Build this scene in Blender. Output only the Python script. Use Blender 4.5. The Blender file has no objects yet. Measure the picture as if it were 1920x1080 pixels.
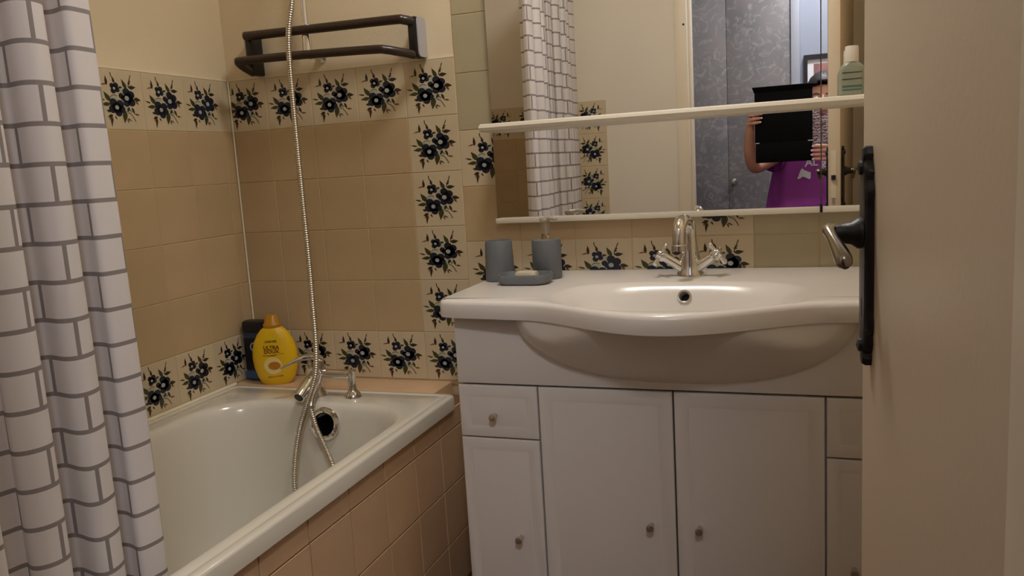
import bpy, bmesh, math, random
from mathutils import Vector, Matrix, Quaternion
random.seed(7)
SC = bpy.context.scene
COL = SC.collection
PI = math.pi

# ------------------------------------------------------------------ camera
CAM = Vector((1.603, -2.058, 1.136))
YAW, PITCH, ROLL, FPX = -0.348199, -0.149796, -0.0600136, 1525.48
def make_camera():
    cy, sy, cp, sp = math.cos(YAW), math.sin(YAW), math.cos(PITCH), math.sin(PITCH)
    f = Vector((sy * cp, cy * cp, sp)); r = Vector((cy, -sy, 0)); u = r.cross(f)
    c, s = math.cos(ROLL), math.sin(ROLL)
    R, U = c * r + s * u, -s * r + c * u
    cd = bpy.data.cameras.new('camera'); cd.sensor_width = 36; cd.sensor_fit = 'HORIZONTAL'
    cd.lens = 36 * FPX / 1920; cd.clip_start = 0.01
    o = bpy.data.objects.new('camera', cd); COL.objects.link(o)
    m = Matrix.Identity(4)
    for i in range(3):
        m[i][0], m[i][1], m[i][2], m[i][3] = R[i], U[i], -f[i], CAM[i]
    o.matrix_world = m
    SC.camera = o
make_camera()

# ------------------------------------------------------------------ world, exposure, light levels
w = bpy.data.worlds.new('world'); SC.world = w; w.use_nodes = True
w.node_tree.nodes['Background'].inputs[0].default_value = (0.75, 0.85, 1, 1)
w.node_tree.nodes['Background'].inputs[1].default_value = 0.0
SC.view_settings.view_transform = 'Standard'; SC.view_settings.look = 'None'
SC.view_settings.gamma = 1; SC.view_settings.use_curve_mapping = False
SC.view_settings.exposure = 0.0
LAMP_STRENGTH = 43.0        # frosted dome on the bathroom ceiling
LAMP_COLOR = (1.0, 0.975, 0.94)
HALL_STRENGTH = 82.0        # added hall fill, unseen, brightening curtain and vanity through the doorway
HALL_COLOR = (0.96, 0.98, 1.04)

# ------------------------------------------------------------------ materials
def lin(*c):
    return tuple(((v / 255) / 12.92 if v / 255 <= .04045 else ((v / 255 + .055) / 1.055) ** 2.4) for v in c) + (1,)
def mat(name, col, rough=.5, metal=0, noise=0, nscale=20, bump=0, bscale=200, spec=.5, trans=0, rnd=0, coat=0):
    m = bpy.data.materials.new(name); m.use_nodes = True
    nt = m.node_tree; b = nt.nodes['Principled BSDF']
    b.inputs['Base Color'].default_value = col
    b.inputs['Roughness'].default_value = rough; b.inputs['Metallic'].default_value = metal
    b.inputs['Specular IOR Level'].default_value = spec
    b.inputs['Transmission Weight'].default_value = trans
    b.inputs['Coat Weight'].default_value = coat
    src = None
    if noise:
        tc = nt.nodes.new('ShaderNodeTexCoord'); n = nt.nodes.new('ShaderNodeTexNoise')
        n.inputs['Scale'].default_value = nscale; n.inputs['Detail'].default_value = 5
        nt.links.new(tc.outputs['Object'], n.inputs['Vector'])
        mr = nt.nodes.new('ShaderNodeMapRange')
        mr.inputs['From Min'].default_value = .25; mr.inputs['From Max'].default_value = .75
        mr.inputs['To Min'].default_value = 1 - noise; mr.inputs['To Max'].default_value = 1 + noise
        nt.links.new(n.outputs['Fac'], mr.inputs['Value']); src = mr.outputs[0]
    if rnd:
        oi = nt.nodes.new('ShaderNodeObjectInfo'); mr = nt.nodes.new('ShaderNodeMapRange')
        mr.inputs['To Min'].default_value = 1 - rnd; mr.inputs['To Max'].default_value = 1 + rnd
        nt.links.new(oi.outputs['Random'], mr.inputs['Value'])
        if src:
            mu = nt.nodes.new('ShaderNodeMath'); mu.operation = 'MULTIPLY'
            nt.links.new(src, mu.inputs[0]); nt.links.new(mr.outputs[0], mu.inputs[1]); src = mu.outputs[0]
        else: src = mr.outputs[0]
    if src:
        vm = nt.nodes.new('ShaderNodeVectorMath'); vm.operation = 'SCALE'
        vm.inputs[0].default_value = col[:3]
        nt.links.new(src, vm.inputs['Scale']); nt.links.new(vm.outputs[0], b.inputs['Base Color'])
    if bump:
        tc = nt.nodes.new('ShaderNodeTexCoord'); n = nt.nodes.new('ShaderNodeTexNoise')
        n.inputs['Scale'].default_value = bscale; n.inputs['Detail'].default_value = 3
        nt.links.new(tc.outputs['Object'], n.inputs['Vector'])
        bp = nt.nodes.new('ShaderNodeBump'); bp.inputs['Strength'].default_value = bump; bp.inputs['Distance'].default_value = .002
        nt.links.new(n.outputs['Fac'], bp.inputs['Height']); nt.links.new(bp.outputs[0], b.inputs['Normal'])
    return m
M = {}
M['paint'] = mat('cream_wall_paint', lin(230, 212, 180), .7, noise=.03, nscale=3, bump=.25, bscale=250)
M['frontpaint'] = mat('off_white_wall_paint', lin(232, 222, 206), .65, noise=.02, nscale=3, bump=.2, bscale=250)
M['grout'] = mat('tile_grout', lin(206, 180, 135), .8)
M['tan'] = mat('tan_tile_glaze', lin(193, 168, 131), .32, noise=.06, nscale=9, rnd=.035, bump=.08, bscale=30)
M['beige'] = mat('beige_tile_glaze', lin(208, 191, 160), .32, noise=.05, nscale=12, rnd=.03, bump=.08, bscale=30)
M['olive'] = mat('olive_beige_tile_glaze', lin(178, 166, 136), .32, noise=.05, nscale=12, rnd=.03, bump=.08, bscale=30)
M['peach'] = mat('peach_tile_glaze', lin(214, 178, 140), .35, noise=.06, nscale=9, rnd=.04, bump=.08, bscale=30)
M['peachgrout'] = mat('peach_grout', lin(128, 92, 62), .8)
M['navy'] = mat('navy_print', lin(24, 30, 46), .35)
M['pale'] = mat('pale_print', lin(176, 178, 158), .35)
M['bloom'] = mat('bloom_centre_print', lin(168, 172, 168), .35)
M['leaf'] = mat('green_print', lin(62, 62, 30), .35)
M['leafdark'] = mat('dark_olive_print', lin(50, 42, 26), .35)
M['rust'] = mat('rust_print', lin(120, 70, 36), .35)
M['floor'] = mat('dark_floor_vinyl', lin(92, 66, 46), .45, noise=.12, nscale=14)
M['ceil'] = mat('ceiling_paint', lin(236, 226, 206), .8, bump=.1)
M['enamel'] = mat('white_enamel', lin(222, 216, 202), .16, coat=.3, noise=.015, nscale=4)
M['ceramic'] = mat('white_ceramic', lin(228, 221, 214), .24, coat=.06, noise=.02, nscale=6)
M['lacquer'] = mat('white_cabinet_lacquer', lin(228, 222, 217), .38, noise=.012, nscale=5)
M['chrome'] = mat('chrome', (.78, .77, .75, 1), .09, metal=1)
M['steel'] = mat('brushed_steel', (.62, .58, .52, 1), .28, metal=1)
M['black'] = mat('black_iron', lin(20, 18, 18), .38, bump=.3, bscale=120)
M['bronze'] = mat('dark_bronze', lin(50, 36, 28), .30)
M['plate'] = mat('grey_metal_plate', lin(186, 188, 198), .3, metal=.25)
M['grey'] = mat('blue_grey_stoneware', lin(108, 112, 116), .55, bump=.1, bscale=400)
M['soap'] = mat('cream_soap', lin(205, 192, 165), .5)
M['door'] = mat('cream_door_paint', lin(217, 199, 174), .42, noise=.02, nscale=4, bump=.12, bscale=120)
M['frame'] = mat('cream_frame_paint', lin(232, 218, 194), .45)
M['white'] = mat('white_plastic', lin(232, 224, 208), .4)
M['yellow'] = mat('yellow_plastic', lin(232, 186, 20), .35)
M['amber'] = mat('amber_cap', lin(214, 150, 30), .3, trans=.25)
M['dkblue'] = mat('dark_blue_plastic', lin(38, 52, 78), .3)
M['blue'] = mat('blue_plastic', lin(46, 84, 132), .3)
M['blackpl'] = mat('black_plastic', lin(16, 16, 20), .4)
M['greytext'] = mat('grey_print', lin(150, 150, 150), .5)
M['brown'] = mat('brown_print', lin(110, 50, 16), .5)
M['green'] = mat('green_ink', lin(70, 100, 30), .5)
M['cream'] = mat('cream_print', lin(240, 215, 140), .5)
M['orange'] = mat('gold_print', lin(190, 120, 20), .5)
M['teal'] = mat('teal_print', lin(70, 110, 112), .5)
M['mint'] = mat('pale_green_plastic', lin(178, 182, 160), .25, trans=.35)
M['mirror'] = mat('silvered_mirror', (.93, .93, .92, 1), .0, metal=1)
M['sil'] = mat('silicone', lin(236, 224, 196), .5)
M['skin'] = mat('skin', lin(206, 150, 126), .5, noise=.04, nscale=12)
M['nail'] = mat('fingernail', lin(235, 205, 200), .3)
M['purple'] = mat('purple_jersey', lin(158, 60, 162), .65, noise=.08, nscale=6, bump=.2, bscale=300)
M['hair'] = mat('dark_hair', lin(40, 34, 38), .55, noise=.2, nscale=60)
M['trousers'] = mat('dark_trousers', lin(44, 44, 54), .8)
M['eye'] = mat('eye_white', lin(225, 220, 215), .3)
M['iris'] = mat('iris', lin(40, 28, 22), .3)
M['lip'] = mat('lip', lin(170, 92, 88), .5)
M['print'] = mat('white_print', lin(232, 228, 236), .6)
M['tablet'] = mat('black_leatherette', lin(9, 9, 11), .7, spec=.12, bump=.15, bscale=500)
M['hallwall'] = mat('pale_blue_grey_paint', lin(150, 155, 170), .7)
M['halltrim'] = mat('blue_grey_trim', lin(150, 152, 162), .5)
M['mount'] = mat('white_mount_board', lin(228, 228, 232), .6)

def wallpaper():
    m = mat('marbled_grey_wallpaper', lin(165, 160, 160), .6)
    nt = m.node_tree; b = nt.nodes['Principled BSDF']
    tc = nt.nodes.new('ShaderNodeTexCoord')
    n1 = nt.nodes.new('ShaderNodeTexNoise'); n1.inputs['Scale'].default_value = 5; n1.inputs['Detail'].default_value = 6
    n2 = nt.nodes.new('ShaderNodeTexNoise'); n2.inputs['Scale'].default_value = 15; n2.inputs['Detail'].default_value = 8
    n2.inputs['Distortion'].default_value = 2.2
    for n in (n1, n2): nt.links.new(tc.outputs['Object'], n.inputs['Vector'])
    r1 = nt.nodes.new('ShaderNodeValToRGB'); r1.color_ramp.elements[0].position = .35; r1.color_ramp.elements[1].position = .7
    r1.color_ramp.elements[0].color = lin(108, 106, 109); r1.color_ramp.elements[1].color = lin(126, 119, 118)
    r2 = nt.nodes.new('ShaderNodeValToRGB'); r2.color_ramp.elements[0].position = .50; r2.color_ramp.elements[1].position = .74
    r2.color_ramp.elements[0].color = (0, 0, 0, 1); r2.color_ramp.elements[1].color = (.75, .75, .75, 1)
    mx = nt.nodes.new('ShaderNodeMix'); mx.data_type = 'RGBA'
    mx.inputs[7].default_value = lin(158, 153, 153)
    nt.links.new(n1.outputs['Fac'], r1.inputs[0]); nt.links.new(n2.outputs['Fac'], r2.inputs[0])
    nt.links.new(r2.outputs[0], mx.inputs[0]); nt.links.new(r1.outputs[0], mx.inputs[6])
    nt.links.new(mx.outputs[2], b.inputs['Base Color'])
    return m
M['wallpaper'] = wallpaper()

def curtain_mat():
    m = mat('brick_print_curtain', lin(228, 224, 226), .55)
    nt = m.node_tree; b = nt.nodes['Principled BSDF']
    uv = nt.nodes.new('ShaderNodeUVMap'); uv.uv_map = 'UVMap'
    br = nt.nodes.new('ShaderNodeTexBrick')
    br.offset = .5; br.inputs['Scale'].default_value = 1
    br.inputs['Brick Width'].default_value = .118; br.inputs['Row Height'].default_value = .056
    br.inputs['Mortar Size'].default_value = .0036; br.inputs['Mortar Smooth'].default_value = .12
    br.inputs['Color1'].default_value = lin(238, 232, 232); br.inputs['Color2'].default_value = lin(235, 229, 230)
    br.inputs['Mortar'].default_value = lin(152, 144, 143)
    nt.links.new(uv.outputs[0], br.inputs['Vector']); nt.links.new(br.outputs['Color'], b.inputs['Base Color'])
    tr = nt.nodes.new('ShaderNodeBsdfTranslucent'); nt.links.new(br.outputs['Color'], tr.inputs['Color'])
    ms = nt.nodes.new('ShaderNodeMixShader'); ms.inputs[0].default_value = .18
    out = nt.nodes['Material Output']
    nt.links.new(b.outputs[0], ms.inputs[1]); nt.links.new(tr.outputs[0], ms.inputs[2]); nt.links.new(ms.outputs[0], out.inputs[0])
    return m
M['curtain'] = curtain_mat()

def hose_mat():
    m = mat('ribbed_steel_hose', (.60, .55, .47, 1), .28, metal=1)
    nt = m.node_tree; b = nt.nodes['Principled BSDF']
    uv = nt.nodes.new('ShaderNodeUVMap'); uv.uv_map = 'UVMap'
    wv = nt.nodes.new('ShaderNodeTexWave'); wv.bands_direction = 'Y'; wv.inputs['Scale'].default_value = 52
    nt.links.new(uv.outputs[0], wv.inputs['Vector'])
    bp = nt.nodes.new('ShaderNodeBump'); bp.inputs['Strength'].default_value = .8; bp.inputs['Distance'].default_value = .0015
    nt.links.new(wv.outputs['Fac'], bp.inputs['Height']); nt.links.new(bp.outputs[0], b.inputs['Normal'])
    return m
M['hose'] = hose_mat()

def scarf_mat():
    m = mat('pale_patterned_scarf', lin(205, 180, 190), .7)
    nt = m.node_tree; b = nt.nodes['Principled BSDF']
    tc = nt.nodes.new('ShaderNodeTexCoord'); v = nt.nodes.new('ShaderNodeTexWave')
    v.bands_direction = 'Z'; v.inputs['Scale'].default_value = 22; v.inputs['Distortion'].default_value = 9
    v.inputs['Detail'].default_value = 3; v.inputs['Detail Scale'].default_value = 3
    nt.links.new(tc.outputs['Object'], v.inputs['Vector'])
    r = nt.nodes.new('ShaderNodeValToRGB'); r.color_ramp.elements[0].position = .3; r.color_ramp.elements[1].position = .75
    r.color_ramp.elements[0].color = lin(128, 92, 104); r.color_ramp.elements[1].color = lin(226, 214, 222)
    nt.links.new(v.outputs['Fac'], r.inputs[0]); nt.links.new(r.outputs[0], b.inputs['Base Color'])
    return m
M['scarf'] = scarf_mat()

def picture_mat():
    m = mat('muted_figure_picture', lin(140, 90, 90), .4)
    nt = m.node_tree; b = nt.nodes['Principled BSDF']
    tc = nt.nodes.new('ShaderNodeTexCoord'); n = nt.nodes.new('ShaderNodeTexNoise'); n.inputs['Scale'].default_value = 9
    nt.links.new(tc.outputs['Object'], n.inputs['Vector'])
    r = nt.nodes.new('ShaderNodeValToRGB'); r.color_ramp.elements[0].position = .38; r.color_ramp.elements[1].position = .66
    r.color_ramp.elements[0].color = lin(96, 72, 88); r.color_ramp.elements[1].color = lin(176, 122, 112)
    nt.links.new(n.outputs['Fac'], r.inputs[0]); nt.links.new(r.outputs[0], b.inputs['Base Color'])
    return m
M['picture'] = picture_mat()

def emit(name, col, s):
    m = bpy.data.materials.new(name); m.use_nodes = True; nt = m.node_tree
    e = nt.nodes.new('ShaderNodeEmission'); e.inputs[0].default_value = tuple(col) + (1,); e.inputs[1].default_value = s
    nt.links.new(e.outputs[0], nt.nodes['Material Output'].inputs[0]); return m
M['lampglow'] = emit('lit_frosted_glass', LAMP_COLOR, LAMP_STRENGTH)
M['hallglow'] = emit('hall_fill_glow', HALL_COLOR, HALL_STRENGTH)

# ------------------------------------------------------------------ helpers
def tag(o, label=None, cat=None, group=None, kind=None):
    if label: o['label'] = label
    if cat: o['category'] = cat
    if group: o['group'] = group
    if kind: o['kind'] = kind
    return o
def attach(o, parent):
    if parent:
        bpy.context.view_layer.update()
        o.parent = parent; o.matrix_parent_inverse = parent.matrix_world.inverted()
def thing(name, label, cat, loc=(0, 0, 0), group=None, rotz=0):
    o = bpy.data.objects.new(name, None); COL.objects.link(o)
    o.location = loc; o.rotation_euler[2] = rotz; o.empty_display_size = .05
    return tag(o, label, cat, group)
def obj(name, bm, material, parent=None, smooth=True, angle=40):
    me = bpy.data.meshes.new(name)
    bmesh.ops.recalc_face_normals(bm, faces=bm.faces[:])
    bm.to_mesh(me); bm.free()
    for m in (material if isinstance(material, (list, tuple)) else [material]):
        me.materials.append(M[m] if isinstance(m, str) else m)
    if smooth:
        for p in me.polygons: p.use_smooth = True
        try: me.set_sharp_from_angle(angle=math.radians(angle))
        except Exception: pass
    o = bpy.data.objects.new(name, me); COL.objects.link(o)
    attach(o, parent)
    return o
def bbox(bm, x0, x1, y0, y1, z0, z1, bev=0, seg=2):
    r = bmesh.ops.create_cube(bm, size=1)
    vs = r['verts']
    for v in vs:
        v.co = Vector(((x0 + x1) / 2 + v.co.x * (x1 - x0), (y0 + y1) / 2 + v.co.y * (y1 - y0), (z0 + z1) / 2 + v.co.z * (z1 - z0)))
    if bev:
        es = list({e for v in vs for e in v.link_edges})
        bmesh.ops.bevel(bm, geom=es, offset=bev, segments=seg, profile=.5, affect='EDGES')
    return bm
def box(name, x0, x1, y0, y1, z0, z1, material, parent=None, bev=0, seg=2):
    return obj(name, bbox(bmesh.new(), x0, x1, y0, y1, z0, z1, bev, seg), material, parent, smooth=bool(bev))
def loft(bm, rings, cap0=False, cap1=False, closed=True, mi=0):
    """rings: equal-length lists of points"""
    V = [[bm.verts.new(p) for p in r] for r in rings]
    n = len(rings[0])
    for a, b in zip(V[:-1], V[1:]):
        for i in range(n if closed else n - 1):
            j = (i + 1) % n
            try: bm.faces.new((a[i], a[j], b[j], b[i])).material_index = mi
            except ValueError: pass
    if cap0: bm.faces.new(list(reversed(V[0]))).material_index = mi
    if cap1: bm.faces.new(V[-1]).material_index = mi
    return V
def catmull(pts, n=8):
    P = [Vector(p) for p in pts]; P = [P[0] * 2 - P[1]] + P + [P[-1] * 2 - P[-2]]
    out = []
    for i in range(1, len(P) - 2):
        for k in range(n):
            t = k / n; a, b, c, d = P[i - 1:i + 3]
            out.append(.5 * ((2 * b) + (c - a) * t + (2 * a - 5 * b + 4 * c - d) * t * t + (3 * b - a - 3 * c + d) * t ** 3))
    out.append(P[-2]); return out
def tube(bm, pts, rad, n=12, smooth=0, caps=True, uv=False, flat=1.0):
    """sweep a circle (or ellipse, flat<1) along a path; rad: number or list"""
    if smooth: 
        if isinstance(rad, (list, tuple)):
            R = [Vector((r, 0, 0)) for r in rad]; rad = [v.x for v in catmull(R, smooth)]
        pts = catmull(pts, smooth)
    P = [Vector(p) for p in pts]; m = len(P)
    if not isinstance(rad, (list, tuple)): rad = [rad] * m
    T = [(P[min(i + 1, m - 1)] - P[max(i - 1, 0)]).normalized() for i in range(m)]
    up = Vector((0, 0, 1)) if abs(T[0].z) < .9 else Vector((1, 0, 0))
    N = (up - T[0] * up.dot(T[0])).normalized()
    rings = []
    for i in range(m):
        if i:
            q = T[i - 1].rotation_difference(T[i]); N = (q @ N); N = (N - T[i] * N.dot(T[i])).normalized()
        B = T[i].cross(N)
        rings.append([P[i] + (N * math.cos(2 * PI * k / n) * flat + B * math.sin(2 * PI * k / n)) * rad[i] for k in range(n)])
    V = loft(bm, rings, caps, caps)
    if uv:
        L = bm.loops.layers.uv.new('UVMap'); d = [0]
        for i in range(1, m): d.append(d[-1] + (P[i] - P[i - 1]).length)
        idx = {v: (i, k) for i, r in enumerate(V) for k, v in enumerate(r)}
        for f in bm.faces:
            for l in f.loops:
                if l.vert in idx: l[L].uv = (idx[l.vert][1] / n, d[idx[l.vert][0]])
    return bm
def lathe(bm, prof, c=(0, 0, 0), n=28, axis=(0, 0, 1), sx=1, sy=1, cap=True):
    """prof: (radius, height) list revolved round axis through c"""
    q = Vector((0, 0, 1)).rotation_difference(Vector(axis)); c = Vector(c)
    rings = [[c + q @ Vector((max(r, 1e-5) * math.cos(2 * PI * k / n) * sx, max(r, 1e-5) * math.sin(2 * PI * k / n) * sy, h)) for k in range(n)] for r, h in prof]
    loft(bm, rings, cap, cap); return bm
def rrect(x0, x1, y0, y1, r, z, n=8):
    """rounded rectangle, counter-clockwise, 4*(n+1) points"""
    r = min(r, (x1 - x0) / 2 - 1e-4, (y1 - y0) / 2 - 1e-4); out = []
    for cx, cy, a in ((x1 - r, y1 - r, 0), (x0 + r, y1 - r, 90), (x0 + r, y0 + r, 180), (x1 - r, y0 + r, 270)):
        for k in range(n + 1):
            t = math.radians(a + 90 * k / n); out.append((cx + r * math.cos(t), cy + r * math.sin(t), z))
    return out
def extrude_poly(bm, pts, off, mi=0):
    """pts: planar outline (3D); off: extrusion vector"""
    a = [bm.verts.new(p) for p in pts]; b = [bm.verts.new(Vector(p) + Vector(off)) for p in pts]; n = len(a)
    fs = [bm.faces.new(a), bm.faces.new(list(reversed(b)))]
    for i in range(n): fs.append(bm.faces.new((a[i], b[i], b[(i + 1) % n], a[(i + 1) % n])))
    for f in fs: f.material_index = mi
    return bm
def bore(o, centre, axis, r, depth, lining, parent):
    """cut a round opening into o and line it with a short blind pipe"""
    a = Vector(axis).normalized(); c = Vector(centre)
    bm = bmesh.new(); lathe(bm, [(r, -depth), (r, .02)], c, 28, a)
    cut = obj('cutter', bm, lining, None, smooth=False)
    md = o.modifiers.new('bore', 'BOOLEAN'); md.operation = 'DIFFERENCE'; md.solver = 'EXACT'; md.use_hole_tolerant = True; md.object = cut
    bpy.context.view_layer.update()
    me = bpy.data.meshes.new_from_object(o.evaluated_get(bpy.context.evaluated_depsgraph_get()))
    o.modifiers.clear(); o.data = me; bpy.data.objects.remove(cut)
    bm = bmesh.new(); lathe(bm, [(r * 1.03, .001), (r * 1.03, -depth * .98), (.0, -depth * .98)], c, 28, a, cap=False)
    return obj('overflow_pipe', bm, lining, parent)
def text_bm(body, size, origin, right, up, depth=.0006, align='CENTER', bend=None, mirror=False, bold=0.0):
    """lettering as a mesh: font curve converted, laid on the plane (right, up); bend(x, y)->Vector puts it on a curved surface"""
    cu = bpy.data.curves.new('lettering', 'FONT'); cu.body = body; cu.size = size; cu.align_x = align; cu.align_y = 'CENTER'; cu.extrude = depth; cu.offset = bold
    cu.resolution_u = 3
    to = bpy.data.objects.new('lettering', cu); COL.objects.link(to)
    dg = bpy.context.evaluated_depsgraph_get(); me = bpy.data.meshes.new_from_object(to.evaluated_get(dg))
    bm = bmesh.new(); bm.from_mesh(me)
    bpy.data.objects.remove(to); bpy.data.curves.remove(cu); bpy.data.meshes.remove(me)
    R, U, O = Vector(right), Vector(up), Vector(origin); Nn = R.cross(U)
    for v in bm.verts:
        x = -v.co.x if mirror else v.co.x
        v.co = bend(x, v.co.y, v.co.z) if bend else O + R * x + U * v.co.y + Nn * v.co.z
    return bm

# ------------------------------------------------------------------ structure: walls, floor, ceiling
TOP = 1.43      # top edge of the bath tiles
CEIL = 2.45
def struct(name, parts, material):
    bm = bmesh.new()
    for p in parts: bbox(bm, *p)
    o = obj(name, bm, material, smooth=False); tag(o, kind='structure'); return o
floor = struct('floor', [(-.6, 3.1, -3.1, .1, -.1, 0)], 'floor')
ceiling = struct('ceiling', [(-.6, 3.1, -3.1, .1, CEIL, CEIL + .1)], 'ceil')
wall_back = struct('wall_back', [(-.1, 2.05, .004, .1, 0, CEIL)], 'paint')
wall_left = struct('wall_left', [(-.1, -.004, -1.86, .004, 0, CEIL)], 'paint')
wall_right = struct('wall_right', [(1.95, 2.05, -1.86, .004, 0, CEIL)], 'paint')
JL, JR = 1.089, 1.667     # clear opening of the doorway
wall_front = struct('wall_front', [(-.6, JL - .05, -1.86, -1.764, 0, CEIL), (JL - .05, JR + .06, -1.86, -1.764, 2.05, CEIL), (JR + .06, 3.1, -1.86, -1.764, 0, CEIL)], 'frontpaint')
wall_hall = struct('wall_hall', [(-.6, 3.1, -3.1, -3.0, 0, CEIL)], 'hallwall')
wall_hall_right = struct('wall_hall_right', [(3.0, 3.1, -3.0, -1.86, 0, CEIL)], 'hallwall')
wall_hall_left = struct('wall_hall_left', [(-.6, -.5, -3.0, -1.86, 0, CEIL)], 'hallwall')

# grout beds behind the tiles
def bed(parent, *a, m='grout'): return box('grout_bed', *a, m, parent)

TILE = {}
def tile_mesh(w_, h_):
    k = (round(w_, 4), round(h_, 4))
    if k not in TILE:
        bm = bbox(bmesh.new(), -w_ / 2, w_ / 2, -.003, .003, -h_ / 2, h_ / 2, .0012, 1)
        me = bpy.data.meshes.new('tile'); bm.to_mesh(me); bm.free(); TILE[k] = me
    return TILE[k]
def tile(parent, cx, cy, cz, w_, h_, material, rot=0):
    base = tile_mesh(w_, h_); key = (base.name, material)
    if key not in TILE:
        me = base.copy(); me.materials.append(M[material]); TILE[key] = me
    o = bpy.data.objects.new('tile', TILE[key]); COL.objects.link(o)
    o.location = (cx, cy, cz); o.rotation_euler[2] = rot
    o.rotation_euler[0] = random.uniform(-.0015, .0015)
    o.parent = parent
    return o

# the printed bunch of flowers on the border tiles (tile units, u to the right, v up)
def bunch_mesh(clip=None):
    bm = bmesh.new()
    names = ['pale', 'leaf', 'leafdark', 'rust', 'navy', 'bloom']
    def uv(x, y):
        L, R = 158 + (y - 191) * .046, 930 + (y - 108) * .054
        Tp, B = 191 - (x - 158) * .1075, 1080 - (x - 199) * .064
        return (x - L) / (R - L), (B - y) / (B - Tp)
    lay = [0]
    def poly(pts, m, depth):
        q = []
        for x, y in pts:
            u, v = uv(x, y)
            if clip: u = max(u, clip)
            q.append(Vector(((u - .5) * .15, -.0032 - depth * .00004, (v - .5) * .15)))
        a = sum((q[i].x * q[(i + 1) % len(q)].z - q[(i + 1) % len(q)].x * q[i].z) for i in range(len(q)))
        if abs(a) < 1e-9: return
        if a < 0: q.reverse()
        c = bm.verts.new(sum(q, Vector()) / len(q)); vs = [bm.verts.new(p) for p in q]
        for i in range(len(vs)):
            f = bm.faces.new((c, vs[i], vs[(i + 1) % len(vs)])); f.material_index = names.index(m)
    def disc(x, y, r, m, d, n=12, ry=None):
        poly([(x + r * math.cos(2 * PI * k / n), y + (ry or r) * math.sin(2 * PI * k / n)) for k in range(n)], m, d)
    def leaf(x0, y0, x1, y1, wd, m, d=2):
        dx, dy = x1 - x0, y1 - y0; L = math.hypot(dx, dy); nx, ny = -dy / L * wd / 2, dx / L * wd / 2
        pr = ((0, .25), (.2, .85), (.4, 1), (.62, .72), (.82, .32), (1, 0))
        pts = [(x0 + dx * t + nx * s, y0 + dy * t + ny * s) for t, s in pr] + [(x0 + dx * t - nx * s, y0 + dy * t - ny * s) for t, s in reversed(pr[:-1])]
        poly(pts, m, d)
    def stroke(pts, wd, m, d=1):
        for (x0, y0), (x1, y1) in zip(pts[:-1], pts[1:]):
            dx, dy = x1 - x0, y1 - y0; L = math.hypot(dx, dy); nx, ny = -dy / L * wd / 2, dx / L * wd / 2
            poly([(x0 + nx, y0 + ny), (x1 + nx, y1 + ny), (x1 - nx, y1 - ny), (x0 - nx, y0 - ny)], m, d)
    # pale petals behind
    poly([(392, 610), (415, 565), (460, 548), (510, 570), (530, 630), (485, 640), (430, 650), (398, 645)], 'pale', 1)
    stroke([(390, 590), (420, 556), (465, 545), (505, 558)], 9, 'leafdark', 2)
    poly([(545, 460), (600, 420), (640, 432), (610, 490), (575, 530), (545, 505)], 'pale', 1)
    poly([(555, 600), (600, 605), (615, 655), (580, 690)], 'pale', 1)
    poly([(615, 745), (635, 695), (700, 710), (735, 765), (680, 800), (640, 790)], 'pale', 1)
    # foliage
    for a in ((665, 430, 590, 285, 62, 'leaf'), (705, 400, 828, 375, 62, 'leafdark'), (345, 420, 332, 280, 42, 'leafdark'),
              (340, 400, 240, 434, 20, 'rust'), (465, 370, 450, 280, 40, 'leafdark'), (385, 650, 285, 518, 76, 'leaf'), (380, 690, 232, 715, 60, 'leaf'),
              (300, 645, 195, 628, 26, 'leaf'), (785, 560, 905, 565, 64, 'leafdark'), (815, 590, 862, 645, 34, 'rust'), (535, 430, 602, 405, 34, 'leafdark'),
              (380, 800, 312, 788, 44, 'leafdark'), (410, 850, 325, 888, 50, 'leafdark'), (385, 880, 386, 1028, 34, 'leafdark'), (375, 880, 345, 930, 22, 'rust'), (400, 880, 412, 950, 18, 'rust'),
              (445, 860, 478, 912, 24, 'leafdark'), (620, 760, 600, 952, 84, 'leaf'), (655, 870, 728, 912, 20, 'leafdark'), (650, 880, 672, 948, 26, 'rust'),
              (740, 700, 785, 805, 40, 'leafdark'), (785, 795, 868, 798, 30, 'rust'), (695, 700, 655, 782, 44, 'leafdark'), (735, 330, 690, 335, 40, 'leafdark'), (745, 300, 700, 300, 22, 'leafdark')):
        leaf(*a)
    stroke([(700, 400), (705, 340), (728, 275), (748, 205)], 13, 'leafdark', 3)
    stroke([(462, 330), (425, 270), (418, 222)], 13, 'leafdark', 3)
    stroke([(670, 785), (720, 800), (760, 850), (792, 910)], 11, 'leafdark', 3)
    stroke([(690, 720), (730, 770)], 11, 'leafdark', 3)
    # blooms
    for cx, cy, rr in ((435, 665, 66), (545, 670, 62), (570, 745, 56), (510, 800, 60), (415, 760, 62), (488, 730, 80),
                       (660, 475, 62), (738, 505, 60), (740, 615, 66), (655, 645, 54), (612, 575, 46), (690, 560, 80), (572, 545, 44),
                       (432, 415, 40), (495, 400, 42), (512, 462, 40), (445, 488, 42), (463, 445, 48)):
        disc(cx, cy, rr, 'navy', 4, 11)
    for cx, cy, rr in ((488, 727, 34), (662, 567, 38), (463, 450, 23)): disc(cx, cy, rr, 'bloom', 6, 7)
    me = bpy.data.meshes.new('flower_print'); bm.to_mesh(me); bm.free()
    for n in names: me.materials.append(M[n])
    return me
BUNCH = bunch_mesh(); BUNCH_CUT = bunch_mesh(.14)
def flower(t, cut=False, dx=0):
    o = bpy.data.objects.new('flower_print', BUNCH_CUT if cut else BUNCH); COL.objects.link(o)
    o.parent = t; o.location = (dx, 0, 0); return o

G = .0016      # joint width
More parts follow.
